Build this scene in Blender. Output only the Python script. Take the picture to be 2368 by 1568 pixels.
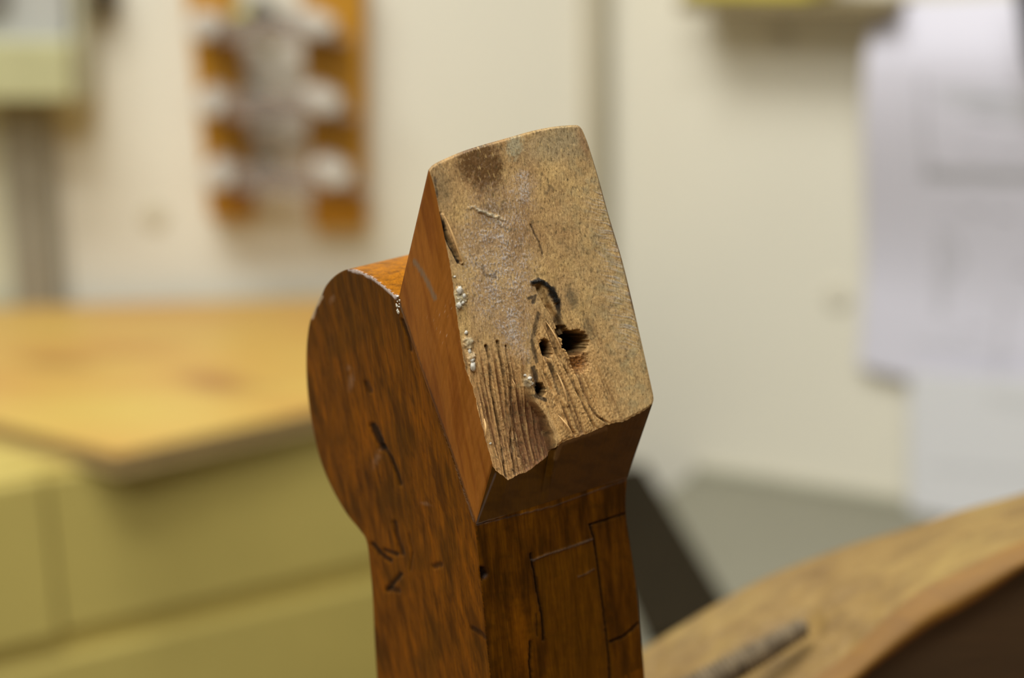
import bpy, bmesh, math, random
import numpy as np
from mathutils import Vector, Matrix
random.seed(4)
for o in list(bpy.data.objects): bpy.data.objects.remove(o)
SC = bpy.context.scene; COL = SC.collection

# ------------------------------------------------------------------ camera
FPX = 2368 * 60 / 36.0
CAMP = np.array([0.0, 0.0, 1.25])
PITCH, ROLL = math.radians(15), math.radians(1.6)
r0 = np.array([1.0, 0, 0]); u0 = np.array([0, math.sin(PITCH), math.cos(PITCH)])
CF = np.array([0, math.cos(PITCH), -math.sin(PITCH)])
CR = math.cos(ROLL) * r0 - math.sin(ROLL) * u0
CU = math.cos(ROLL) * u0 + math.sin(ROLL) * r0
cd = bpy.data.cameras.new('camera'); cam = bpy.data.objects.new('camera', cd); COL.objects.link(cam)
M = Matrix.Identity(4)
for i in range(3):
    M[i][0], M[i][1], M[i][2], M[i][3] = CR[i], CU[i], -CF[i], CAMP[i]
cam.matrix_world = M
cd.lens = 60; cd.sensor_width = 36; cd.sensor_fit = 'HORIZONTAL'; cd.clip_start = 0.01
cd.dof.use_dof = True; cd.dof.focus_distance = 0.352; cd.dof.aperture_fstop = 7.0
SC.camera = cam

# ------------------------------------------------------------------ light
SC.view_settings.view_transform = 'Standard'; SC.view_settings.look = 'None'
SC.view_settings.gamma = 1; SC.view_settings.exposure = 0.0
w = bpy.data.worlds.new('world'); SC.world = w; w.use_nodes = True
w.node_tree.nodes['Background'].inputs[0].default_value = (1.0, .95, .86, 1)
w.node_tree.nodes['Background'].inputs[1].default_value = 0.15
def area(name, loc, target, sx, sy, power, col):
    d = bpy.data.lights.new(name, 'AREA'); d.shape = 'RECTANGLE'; d.size = sx; d.size_y = sy
    d.energy = power; d.color = col
    o = bpy.data.objects.new(name, d); COL.objects.link(o); o.location = loc
    o.rotation_euler = (Vector(target) - Vector(loc)).to_track_quat('-Z', 'Y').to_euler()
    return o
area('ceiling_lamp_bench', (-0.25, 0.15, 2.54), (-0.25, 0.152, 0), 1.0, 0.35, 20, (.97, 1.0, 1.0))
area('ceiling_lamp_wall', (-0.6, 0.75, 2.54), (-0.6, 0.752, 0), 0.9, 0.35, 20, (.97, 1.0, 1.0))
area('ceiling_lamp_back', (-0.25, -0.95, 2.54), (-0.25, -0.952, 0), 1.2, 0.5, 36, (.97, 1.0, 1.0))

# ------------------------------------------------------------------ helpers
def unit(v): v = np.asarray(v, float); return v / np.linalg.norm(v)
def ray(px, py): return CF + CR * ((px - 1184) / FPX) - CU * ((py - 784) / FPX)
def at(px, py, d): return CAMP + ray(px, py) * d
def hit(px, py, p0, n):
    r = ray(px, py); return CAMP + r * (np.dot(p0 - CAMP, n) / np.dot(r, n))
def rays(X, Y): return CF + CR * ((X[..., None] - 1184) / FPX) - CU * ((Y[..., None] - 784) / FPX)
def hits(X, Y, p0, n):
    R = rays(X, Y); return CAMP + R * (np.dot(p0 - CAMP, n) / (R @ n))[..., None]
def topx(P):
    q = np.asarray(P) - CAMP; d = q @ CF
    return 1184 + FPX * (q @ CR) / d, 784 - FPX * (q @ CU) / d
def cam2w(x, y, z): return CR * x + CU * y + CF * z
def lin(c):
    c = c / 255.0; return c / 12.92 if c <= .04045 else ((c + .055) / 1.055) ** 2.4
def rgb(r, g, b): return (lin(r), lin(g), lin(b))
def spline(pts, n, smooth=True):
    p = np.array(pts, float)
    if smooth and len(p) > 2:
        q = np.vstack([2 * p[0] - p[1], p, 2 * p[-1] - p[-2]]); out = []
        for i in range(1, len(q) - 2):
            for t in np.linspace(0, 1, 16, endpoint=False):
                a, b, c, d = q[i - 1], q[i], q[i + 1], q[i + 2]
                out.append(.5 * ((2 * b) + (-a + c) * t + (2 * a - 5 * b + 4 * c - d) * t * t + (-a + 3 * b - 3 * c + d) * t ** 3))
        out.append(p[-1]); p = np.array(out)
    s = np.concatenate([[0], np.cumsum(np.linalg.norm(np.diff(p, axis=0), axis=1))])
    t = np.linspace(0, s[-1], n)
    return np.stack([np.interp(t, s, p[:, k]) for k in range(p.shape[1])], 1)
def coons(top, bot, left, right):
    n = len(top); m = len(left)
    u = np.linspace(0, 1, n)[None, :, None]; v = np.linspace(0, 1, m)[:, None, None]
    T, B, L, R = top[None], bot[None], left[:, None], right[:, None]
    return ((1 - v) * T + v * B + (1 - u) * L + u * R - ((1 - u) * (1 - v) * top[0] + u * (1 - v) * top[-1]
            + (1 - u) * v * bot[0] + u * v * bot[-1]))
# vectorised gradient noise
_rng = np.random.RandomState(7); _perm = _rng.permutation(4096); _g = _rng.rand(4096) * 2 * math.pi
def noise(x, y, seed=0):
    x = np.asarray(x, float) + seed * 37.3; y = np.asarray(y, float) + seed * 91.7
    xi = np.floor(x).astype(int); yi = np.floor(y).astype(int); xf = x - xi; yf = y - yi
    def gr(ix, iy, dx, dy):
        h = _g[_perm[(_perm[ix & 4095] + iy) & 4095]]; return np.cos(h) * dx + np.sin(h) * dy
    u = xf ** 3 * (xf * (xf * 6 - 15) + 10); v = yf ** 3 * (yf * (yf * 6 - 15) + 10)
    a = gr(xi, yi, xf, yf); b = gr(xi + 1, yi, xf - 1, yf); c = gr(xi, yi + 1, xf, yf - 1); d = gr(xi + 1, yi + 1, xf - 1, yf - 1)
    return ((a + u * (b - a)) + v * ((c + u * (d - c)) - (a + u * (b - a)))) * 1.5
def fbm(x, y, o=4, seed=0):
    r = 0; a = 1; s = 0
    for k in range(o): r = r + a * noise(x * 2 ** k, y * 2 ** k, seed + k); s += a; a *= .55
    return r / s
def sst(a, b, x): t = np.clip((x - a) / (b - a), 0, 1); return t * t * (3 - 2 * t)
def dline(X, Y, pts):
    d = np.full(np.shape(X), 1e9)
    for (x0, y0), (x1, y1) in zip(pts[:-1], pts[1:]):
        l2 = (x1 - x0) ** 2 + (y1 - y0) ** 2
        t = np.clip(((X - x0) * (x1 - x0) + (Y - y0) * (y1 - y0)) / l2, 0, 1)
        d = np.minimum(d, np.hypot(X - x0 - t * (x1 - x0), Y - y0 - t * (y1 - y0)))
    return d
def blob(X, Y, cx, cy, rx, ry, ang=0, soft=.6, rough=0.0, seed=3):
    c, s = math.cos(ang), math.sin(ang); dx, dy = X - cx, Y - cy
    d = np.hypot((dx * c + dy * s) / rx, (-dx * s + dy * c) / ry)
    if rough: d = d + rough * fbm(X / 9, Y / 9, 3, seed)
    return 1 - sst(1 - soft, 1 + soft * .3, d)
def mixc(C, col, m): return C * (1 - m[..., None]) + np.array(col) * m[..., None]

def mesh_obj(name, V, Fs, mat, parent=None, col=None, smooth=True, mats=None, fmat=None):
    me = bpy.data.meshes.new(name); me.from_pydata([tuple(v) for v in V], [], Fs)
    if col is not None:
        a = me.color_attributes.new('tint', 'FLOAT_COLOR', 'POINT')
        c = np.ones((len(V), 4), np.float32); c[:, :col.shape[1]] = col; a.data.foreach_set('color', c.ravel())
    me.materials.append(mat)
    for m_ in (mats or []): me.materials.append(m_)
    me.polygons.foreach_set('use_smooth', [smooth] * len(me.polygons))
    if fmat is not None: me.polygons.foreach_set('material_index', fmat)
    me.update()
    o = bpy.data.objects.new(name, me); COL.objects.link(o)
    if parent is not None:
        o.parent = parent; o.matrix_parent_inverse = Matrix.Translation(-parent.location)
    return o
class MB:
    """collects grids and polygons; welded on build"""
    def __init__(s): s.V = []; s.F = []; s.C = []; s.n = 0
    def grid(s, G, C=None, flip=False):
        m, n = G.shape[:2]; b = s.n
        s.V.append(G.reshape(-1, 3)); s.n += m * n
        s.C.append(np.ones((m * n, 4)) if C is None else C.reshape(-1, C.shape[-1]))
        for i in range(m - 1):
            for j in range(n - 1):
                q = [b + i * n + j, b + i * n + j + 1, b + (i + 1) * n + j + 1, b + (i + 1) * n + j]
                s.F.append(q[::-1] if flip else q)
    def poly(s, pts, flip=False):
        b = s.n; k = len(pts); s.V.append(np.array(pts, float)); s.C.append(np.ones((k, 4))); s.n += k
        q = list(range(b, b + k)); s.F.append(q[::-1] if flip else q)
    def prism(s, bottom, top):
        k = len(bottom); s.poly(bottom, True); s.poly(top)
        for i in range(k):
            j = (i + 1) % k; s.poly([bottom[i], bottom[j], top[j], top[i]])
    def box(s, c, ax, ay, az):
        c, ax, ay, az = map(lambda v: np.asarray(v, float), (c, ax, ay, az))
        b = [c - ax - ay - az, c + ax - ay - az, c + ax + ay - az, c - ax + ay - az]
        s.prism(b, [p + 2 * az for p in b])
    def tube(s, pts, rad, n=16, cap=True):
        pts = np.array(pts, float); R = np.broadcast_to(np.asarray(rad, float), (len(pts),)); rings = []
        for i, p in enumerate(pts):
            t = unit(pts[min(i + 1, len(pts) - 1)] - pts[max(i - 1, 0)])
            a = unit(np.cross(t, [0.13, 0.2, 1.0])); b_ = np.cross(t, a)
            th = np.linspace(0, 2 * math.pi, n + 1)[:, None]
            rings.append(p + R[i] * (np.cos(th) * a + np.sin(th) * b_))
        s.grid(np.array(rings))
        if cap: s.poly(rings[0][:-1]); s.poly(rings[-1][:-1], True)
    def build(s, name, mat, parent=None, smooth=False, bevel=0, weld=1e-6, seg=3):
        V = np.vstack(s.V); C = np.vstack([np.hstack([c, np.ones((len(c), 4 - c.shape[1]))]) for c in s.C])
        o = mesh_obj(name, V, s.F, mat, parent, C, smooth)
        bm = bmesh.new(); bm.from_mesh(o.data)
        bmesh.ops.remove_doubles(bm, verts=bm.verts, dist=weld)
        bmesh.ops.recalc_face_normals(bm, faces=bm.faces); bm.to_mesh(o.data); bm.free()
        if bevel:
            md = o.modifiers.new('bevel', 'BEVEL'); md.width = bevel; md.segments = seg; md.limit_method = 'ANGLE'
            for p in o.data.polygons: p.use_smooth = True
            md.harden_normals = True
        return o
def empty(name, loc):
    o = bpy.data.objects.new(name, None); COL.objects.link(o); o.location = tuple(loc); o.empty_display_size = .05
    return o
def tag(o, label=None, cat=None, group=None, kind=None):
    if label: o['label'] = label
    if cat: o['category'] = cat
    if group: o['group'] = group
    if kind: o['kind'] = kind
    return o

# ------------------------------------------------------------------ materials
class NT:
    def __init__(s, name):
        s.m = bpy.data.materials.new(name); s.m.use_nodes = True; s.t = s.m.node_tree
        s.b = s.t.nodes['Principled BSDF']; s.out = s.t.nodes['Material Output']
    def n(s, typ, **k):
        x = s.t.nodes.new(typ)
        for a, v in k.items():
            if a.startswith('_'): x.inputs[a[1:].replace('_', ' ')].default_value = v
            else: setattr(x, a, v)
        return x
    def l(s, a, b): s.t.links.new(a, b)
    def mix(s, fac, a, b, mode='MIX'):
        x = s.n('ShaderNodeMix', data_type='RGBA', blend_type=mode)
        for i, v in ((0, fac), (6, a), (7, b)):
            if hasattr(v, 'is_output'): s.l(v, x.inputs[i])
            else: x.inputs[i].default_value = v if i == 0 else (*v, 1)
        return x.outputs[2]
    def ramp(s, fac, stops):
        x = s.n('ShaderNodeValToRGB'); s.l(fac, x.inputs[0]); e = x.color_ramp.elements
        while len(e) < len(stops): e.new(.5)
        for k, (p, c) in zip(e, stops): k.position = p; k.color = (*c, 1) if len(c) == 3 else c
        return x.outputs[0]
    def coords(s, scale=(1, 1, 1), rot=(0, 0, 0), out='Object'):
        tc = s.n('ShaderNodeTexCoord'); mp = s.n('ShaderNodeMapping')
        mp.inputs['Scale'].default_value = scale; mp.inputs['Rotation'].default_value = rot
        s.l(tc.outputs[out], mp.inputs[0]); return mp.outputs[0]
    def noise(s, vec, scale, detail=4, rough=.5, dist=0):
        x = s.n('ShaderNodeTexNoise'); x.inputs['Scale'].default_value = scale; x.inputs['Detail'].default_value = detail
        x.inputs['Roughness'].default_value = rough; x.inputs['Distortion'].default_value = dist
        s.l(vec, x.inputs['Vector']); return x.outputs[0]
    def bump(s, h, strength, dist, normal=None):
        x = s.n('ShaderNodeBump'); x.inputs['Strength'].default_value = strength; x.inputs['Distance'].default_value = dist
        s.l(h, x.inputs['Height'])
        if normal: s.l(normal, x.inputs['Normal'])
        return x.outputs[0]
    def set(s, **k):
        for a, v in k.items():
            i = s.b.inputs[a.replace('_', ' ')]
            if hasattr(v, 'is_output'): s.l(v, i)
            elif isinstance(v, tuple) and len(v) == 3: i.default_value = (*v, 1)
            else: i.default_value = v
        return s
def plain(name, c, rough=.6, var=.06, scale=30, metal=0, bump=0, spec=.5):
    t = NT(name); v = t.coords(); f = t.noise(v, scale, 5, .6)
    d = tuple(x * (1 - var * 2) for x in c); u = tuple(min(1, x * (1 + var * 2)) for x in c)
    t.set(Base_Color=t.ramp(f, [(.3, d), (.7, u)]), Roughness=rough, Metallic=metal, Specular_IOR_Level=spec)
    if bump: t.set(Normal=t.bump(f, .5, bump))
    return t.m

# subject frame (all of the carved leg hangs on these axes)
Vd = unit(cam2w(-.085, .963, -.259))
Wd = unit(cam2w(.78, .224, .583)); Wd = unit(Wd - Vd * np.dot(Wd, Vd))
Dd = np.cross(Vd, Wd)
if np.dot(Dd, CF) < 0: Dd = -Dd
Q0 = at(1100, 1213, .350)
SUBROT = Matrix([[*Wd], [*Dd], [*Vd]])       # world -> subject axes
eul = SUBROT.to_euler()

def sub_coords(t, scale):
    """texture space aligned with the leg: x across, y deep, z along the grain"""
    g = t.n('ShaderNodeNewGeometry'); comb = t.n('ShaderNodeCombineXYZ')
    for i, ax in enumerate((Wd, Dd, Vd)):
        d = t.n('ShaderNodeVectorMath', operation='DOT_PRODUCT'); t.l(g.outputs['Position'], d.inputs[0])
        d.inputs[1].default_value = tuple(ax * scale[i]); t.l(d.outputs['Value'], comb.inputs[i])
    return comb.outputs[0]

def varnished(name, con=1.0, bev=.0006, strength=1.0, spec=.07):
    t = NT(name); at_ = t.n('ShaderNodeAttribute', attribute_name='tint')
    v = sub_coords(t, (1, 1, .06)); fine = t.noise(v, 2600, 3, .6); med = t.noise(sub_coords(t, (1, 1, .10)), 700, 4, .6, .6)
    c = t.mix(.55 * con, at_.outputs[0], t.ramp(fine, [(.35, (.62, .55, .5)), (.65, (1.25, 1.2, 1.15))]), 'MULTIPLY')
    c = t.mix(.55 * con, c, t.ramp(med, [(.3, (.55, .50, .45)), (.7, (1.35, 1.35, 1.3))]), 'MULTIPLY')
    bv = t.n('ShaderNodeBevel', samples=4); bv.inputs[0].default_value = bev
    nz = t.bump(fine, .18 * strength, .0002, bv.outputs[0])
    nz = t.bump(t.noise(sub_coords(t, (1, 1, .5)), 260, 4, .6), .25, .0005, nz)
    r = t.ramp(med, [(.3, (.36,) * 3), (.7, (.50,) * 3)])
    t.set(Base_Color=c, Roughness=r, Normal=nz, Specular_IOR_Level=spec)
    return t.m
def rawwood(name):
    t = NT(name); at_ = t.n('ShaderNodeAttribute', attribute_name='tint')
    v = sub_coords(t, (1, 1, .16)); fine = t.noise(v, 2400, 4, .7, .3); gr = t.noise(sub_coords(t, (1, 1, .5)), 3800, 3, .7)
    c = t.mix(.5, at_.outputs[0], t.ramp(fine, [(.33, (.50, .46, .42)), (.62, (1.18, 1.15, 1.1))]), 'MULTIPLY')
    c = t.mix(.45, c, t.ramp(gr, [(.35, (.6, .58, .56)), (.65, (1.25, 1.25, 1.25))]), 'MULTIPLY')
    nz = t.bump(fine, .55, .0004); nz = t.bump(gr, .4, .0002, nz)
    t.set(Base_Color=c, Roughness=at_.outputs['Alpha'], Normal=nz, Specular_IOR_Level=.35)
    return t.m
MUL = np.array([.50, .49, .07]); MULG = np.array([.52, .53, .24])
M_VARN = varnished('varnished_walnut'); M_VARNG = varnished('varnished_smooth', .35, spec=.2); M_RAW = rawwood('bare_broken_wood')

# ================================================================== THE CARVED LEG
nS = Wd; nP = Dd                                  # S: left flank plane, P: front plane
def onS(px, py, off=0.0): return hit(px, py, Q0 + Wd * off, nS)
def onP(px, py): return hit(px, py, Q0, nP)
K0 = onS(922, 690)
A = onS(992, 392, .005); B = onS(1140, 1078, .005)
WF = unit(Wd - .30 * Dd); nF = unit(np.cross(WF, A - B))
if np.dot(nF, CF) > 0: nF = -nF                   # towards the viewer
PR = onP(1450, 1105)
R0 = hit(1513, 932, A, nF)
nH = unit(np.cross(PR - Q0, R0 - Q0))
WID = np.dot(PR - Q0, Wd)
K1 = K0 + Wd * WID
print('width', WID, 'F normal', nF, 'R', R0)

# --- front worn face of the block
NF_U, NF_V = 250, 470
topc = spline([(992, 392), (1004, 380), (1030, 367), (1070, 350), (1120, 334), (1170, 320), (1230, 303), (1280, 293), (1325, 289), (1340, 291), (1348, 300)], NF_U)
rightc = spline([(1348, 300), (1362, 335), (1385, 410), (1410, 500), (1440, 600), (1462, 690), (1485, 790), (1505, 880), (1513, 920), (1510, 934)], NF_V)
leftc = spline([(992, 392), (1006, 440), (1022, 520), (1040, 610), (1054, 710), (1064, 780), (1076, 850), (1094, 900), (1108, 960), (1124, 1020), (1132, 1050), (1140, 1078)], NF_V)
botc = spline([(1140, 1078), (1150, 1090), (1168, 1102), (1180, 1112), (1196, 1107), (1212, 1098), (1226, 1097), (1246, 1086), (1262, 1074), (1278, 1064), (1284, 1058), (1289, 1034), (1296, 1027), (1318, 1016),
               (1345, 1008), (1375, 997), (1400, 984), (1425, 977), (1441, 976), (1460, 966), (1490, 950), (1510, 934)], NF_U, False)
rng = np.random.RandomState(2)
leftc[5:-5, 0] += 2.2 * fbm(np.arange(NF_V - 10) / 7., np.zeros(NF_V - 10), 3, 5) * sst(60, 200, np.arange(NF_V - 10))
botc[5:-5, 1] += 3.0 * fbm(np.arange(NF_U - 10) / 5., np.zeros(NF_U - 10), 3, 9)
PX = coons(topc, botc, leftc, rightc); X, Y = PX[..., 0], PX[..., 1]
base = hits(X, Y, A, nF)

# heights in millimetres, + towards the viewer
al = Y + .22 * X; ac = X - .22 * Y                # along / across the grain (upper and left)
ac2 = X - .42 * Y; al2 = Y + .42 * X              # lower right: steeper grain
stepx = np.interp(Y, [700, 780, 830, 880, 905, 930, 965, 1000, 1050, 1120], [1218, 1226, 1226, 1219, 1226, 1236, 1262, 1276, 1289, 1291])
stepx = stepx + 1.6 * fbm(Y / 22, Y * 0, 2, 6)
inrec = (1 - sst(-4, 3, X - stepx)) * sst(760, 900, Y)            # torn away strip, lower left
low = sst(760, 900, Y)
Hplane = hits(X, Y, Q0, nH)
boff = np.interp(botc[:, 0], [1140, 1158, 1185, 1225, 1270, 1286, 1290], [.3, .9, 1.8, 3.2, 4.2, 4.4, .25])
boff = boff * (botc[:, 1] > 1000) + .25 * (botc[:, 1] <= 1000)
gap = np.repeat(boff[None], NF_V, 0)              # depth of the torn floor below the face, in mm
hgt = .07 * fbm(X / 9, Y / 14, 4, 1) + .09 * fbm(ac / 3.0, al / 18, 3, 2) + .25 * fbm(X / 90, Y / 120, 2, 3)
# fibres, deep in the torn part
fib = fbm(ac / 8.0, al / 260, 3, 11); fibf = fbm(ac / 2.8, al / 110, 2, 12)
fib2 = fbm(ac2 / 8.0, al2 / 240, 3, 13); fib2f = fbm(ac2 / 2.8, al2 / 90, 2, 14)
leftfib = low * (1 - sst(-6, 6, X - stepx))
rightfib = sst(700, 800, Y) * sst(-4, 8, X - stepx) * (1 - sst(1330, 1440, X - .30 * (Y - 800)))
nst = sst(0, 16, np.abs(X - stepx)); leftfib = leftfib * nst; rightfib = rightfib * nst
hgt += leftfib * (1.7 * np.minimum(fib, .22) + .40 * fibf)
hgt += rightfib * (1.2 * np.minimum(fib2, .2) + .28 * fib2f)
# recess grows towards the bottom edge
cx = sst(1135, 1275, X - .17 * (Y - 1078))
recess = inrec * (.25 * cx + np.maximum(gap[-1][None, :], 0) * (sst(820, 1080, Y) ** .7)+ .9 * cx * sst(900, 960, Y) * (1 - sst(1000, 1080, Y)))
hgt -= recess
# long deep splits
for pts, wd, dp in [([(1125, 800), (1140, 900), (1160, 1000), (1178, 1110)], 3.2, 1.3), ([(1150, 790), (1172, 890), (1192, 1000), (1200, 1100)], 3.0, 1.1),
                    ([(1170, 800), (1186, 880), (1196, 960), (1212, 1060)], 2.2, .9), ([(1248, 790), (1262, 860), (1300, 960), (1330, 1004)], 3.5, .9),
                    ([(1262, 740), (1290, 820), (1330, 900), (1378, 992)], 2.4, .8), ([(1335, 865), (1352, 920), (1378, 960), (1408, 980)], 2.2, .6),
                    ([(1016, 494), (1030, 540), (1042, 570), (1062, 606)], 5.0, 2.0), ([(1228, 520), (1246, 560), (1257, 588)], 2.2, .5),
                     ([(1245, 660), (1262, 700), (1290, 745), (1300, 775)], 7, 1.6)]:
    d = dline(X + 4 * fbm(X / 60, Y / 70, 2, 22), Y, pts) + 1.2 * fbm(ac / 5, al / 30, 2, 21)
    hgt -= dp * np.clip(.75 + 1.2 * fbm(X / 30, Y / 40, 2, 23), .1, 1.3) * (1 - sst(wd * .3, wd * 1.3, d))
# raised sliver beside the upper split, raised crusts
sl = dline(X, Y, [(1022, 498), (1040, 540), (1054, 575), (1066, 606)]); sliver = 1 - sst(3, 6, sl + 1.5 * fbm(X / 8, Y / 20, 2, 5))
hgt += .8 * sliver
crm = fbm(X / 12, Y / 12, 4, 31)
crust = np.clip(blob(X, Y, 1062, 692, 20, 28, 0, .7, .5) + blob(X, Y, 1084, 792, 13, 16, 0, .6, .5) + blob(X, Y, 1090, 832, 11, 24, -.1, .5, .4)
        + .8 * blob(X, Y, 1222, 884, 12, 16, .3, .5, .5) + .7 * blob(X, Y, 1130, 496, 40, 5, .35, .6, .6), 0, 1)
hgt += crust * (.5 + .6 * crm)
ridge = 1 - sst(1.5, 5, dline(X, Y, [(1084, 482), (1098, 478), (1112, 488), (1130, 494), (1142, 504), (1160, 522)]) + 2 * fbm(X / 5, Y / 5, 2, 4))
hgt += .16 * ridge
speck = sst(.02, .32, fbm(ac / 3.2, al / 7.5, 3, 41) + .35 * fbm(X / 30, Y / 30, 2, 42))
gluezone = np.clip(blob(X, Y, 1150, 610, 95, 175, -.12, .7) + .5 * blob(X, Y, 1205, 450, 45, 70, 0, .8) + .6 * blob(X, Y, 1190, 770, 40, 70, -.2, .7), 0, 1)
hgt += .09 * gluezone * speck
char = 1 - sst(3, 8, dline(X, Y, [(1232, 654), (1250, 650), (1266, 662), (1278, 676), (1286, 696)]) + 3 * fbm(X / 6, Y / 6, 3, 24)); hgt += .7 * char
slab = 1 - sst(2, 7, dline(X, Y, [(1268, 830), (1284, 862), (1300, 905), (1310, 935)]))
hgt += .55 * slab
# holes
holes = np.zeros_like(X)
def pit(cx, cy, rx, ry, depth, ang=0, rough=.12, e0=.82, e1=1.06):
    c, s = math.cos(ang), math.sin(ang); dx, dy = X - cx, Y - cy
    d = np.hypot((dx * c + dy * s) / rx, (-dx * s + dy * c) / ry) + rough * fbm(X / 6, Y / 6, 3, 51)
    m = 1 - sst(e0, e1, d); return m, depth * m
for args in [(1331, 793, 30, 29, 14, 0, .2), (1264, 806, 11, 24, 5, -.3, .25), (1251, 902, 11, 17, 5, -.2, .3), (1301, 768, 14, 16, 2.6, -.5, .3)]:
    m_, d_ = pit(*args[:5], ang=args[5], rough=args[6]); hgt = hgt - d_; holes = np.maximum(holes, m_ * min(1, args[4] / 5))
crater, cdp = pit(1338, 838, 30, 32, 1.2, 0, .25, .2, 1.1); hgt -= cdp * (1 - holes)
hgt += crater * (1 - holes) * .35 * fbm(X / 5, Y / 5, 3, 55)
# chatter marks on the right margin
chat = sst(1330, 1400, X - .20 * (Y - 430)) * (1 - sst(740, 860, Y)) * sst(400, 460, Y)
cst = fbm((X + .3 * Y) / 60, (Y - .30 * X + 10 * fbm(X / 60, Y / 60, 2, 61)) / 3.6, 3, 62)
hgt += .11 * chat * cst
# rim: fade heights at the border so the edges stay closed
u = np.linspace(0, 1, NF_U)[None, :] * 380; v = np.linspace(0, 1, NF_V)[:, None] * 740
edge = sst(0, 7, u) * sst(0, 7, 380 - u) * sst(0, 5, v)
hgt = hgt * edge - .35 * (1 - sst(0, 6, v)) - .4 * (1 - sst(0, 7, 380 - u))
# bottom rows slide onto the underside plane
bl = sst(740 - 9, 740, v + 0 * u)
Fpos = base + nF * ((hgt * (1 - bl) - bl * gap) / 1000)[..., None]

# colours of the bare wood
C = np.zeros(X.shape + (3,)); C[:] = rgb(194, 158, 108)
big = fbm(X / 70, Y / 110, 3, 71)
C = mixc(C, rgb(212, 176, 118), sst(0, .5, big)); C = mixc(C, rgb(166, 128, 82), sst(0, .5, -big) * .7)
rt = sst(1230, 1380, X - .18 * (Y - 400)); C = mixc(C, rgb(208, 178, 126), rt * .55)
grey = fbm(X / 26, Y / 30, 4, 72)
C = mixc(C, rgb(172, 156, 118), rt * sst(-.1, .3, grey) * .6)
C = mixc(C, rgb(168, 154, 124), blob(X, Y, 1290, 330, 110, 50, -.25, .9) * .7)
C = mixc(C, rgb(190, 184, 156), blob(X, Y, 1190, 338, 22, 34, .2, .6, .6) * .75)
stain = np.clip(blob(X, Y, 1110, 372, 62, 62, -.5, .55, .35) + .7 * blob(X, Y, 1135, 420, 50, 50, -.4, .8, .4), 0, 1) * (1 - sst(1162, 1176, X + 3 * fbm(Y / 7, X / 7, 2, 9)))
C = mixc(C, rgb(98, 66, 34), stain * .85)
C = mixc(C, rgb(112, 84, 46), blob(X, Y, 1145, 482, 50, 16, -.05, .7, .5) * .7)
C = mixc(C, rgb(118, 104, 78), blob(X, Y, 1020, 430, 30, 70, -.2, .9, .5) * .5)
C = mixc(C, rgb(206, 196, 196), gluezone * speck * .95)
C = mixc(C, rgb(176, 160, 150), gluezone * .22)
for b_ in [(1188, 770, 14, 40, -.15), (1212, 820, 16, 22, -.3), (1208, 405, 16, 14, 0), (1213, 445, 14, 26, 0), (1155, 548, 16, 9, 0), (1224, 880, 10, 16, .3), (1135, 630, 22, 6, .6)]:
    C = mixc(C, rgb(208, 202, 204), blob(X, Y, *b_[:4], b_[4], .8, .7) * sst(-.2, .25, fbm(X / 4, Y / 4, 3, 77)) * .75)
C = mixc(C, rgb(190, 184, 160), crust * .75)
C = mixc(C, rgb(214, 208, 196), crust * sst(.15, .4, crm) * .6)
C = mixc(C, rgb(232, 184, 124), leftfib * .85); C = mixc(C, rgb(224, 178, 116), rightfib * .7)
C = mixc(C, rgb(118, 74, 42), leftfib * sst(.04, .35, -fib) * .85); C = mixc(C, rgb(110, 74, 42), rightfib * sst(.0, .45, -fib2) * .8)
C = mixc(C, rgb(132, 86, 54), inrec * cx * sst(895, 950, Y) * .85); C = mixc(C, rgb(84, 52, 32), inrec * cx * sst(895, 950, Y) * sst(.0, .4, fbm(ac / 3, al / 160, 2, 98)) * .6)  # torn floor darkened in colour for the shadow beside the step
C = mixc(C, rgb(214, 174, 122), sliver * .8); C = mixc(C, rgb(206, 166, 110), slab * .7)
C = mixc(C, rgb(206, 168, 116), (1 - sst(2, 6, np.abs(X - stepx - 7))) * sst(905, 940, Y) * .7)
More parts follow.
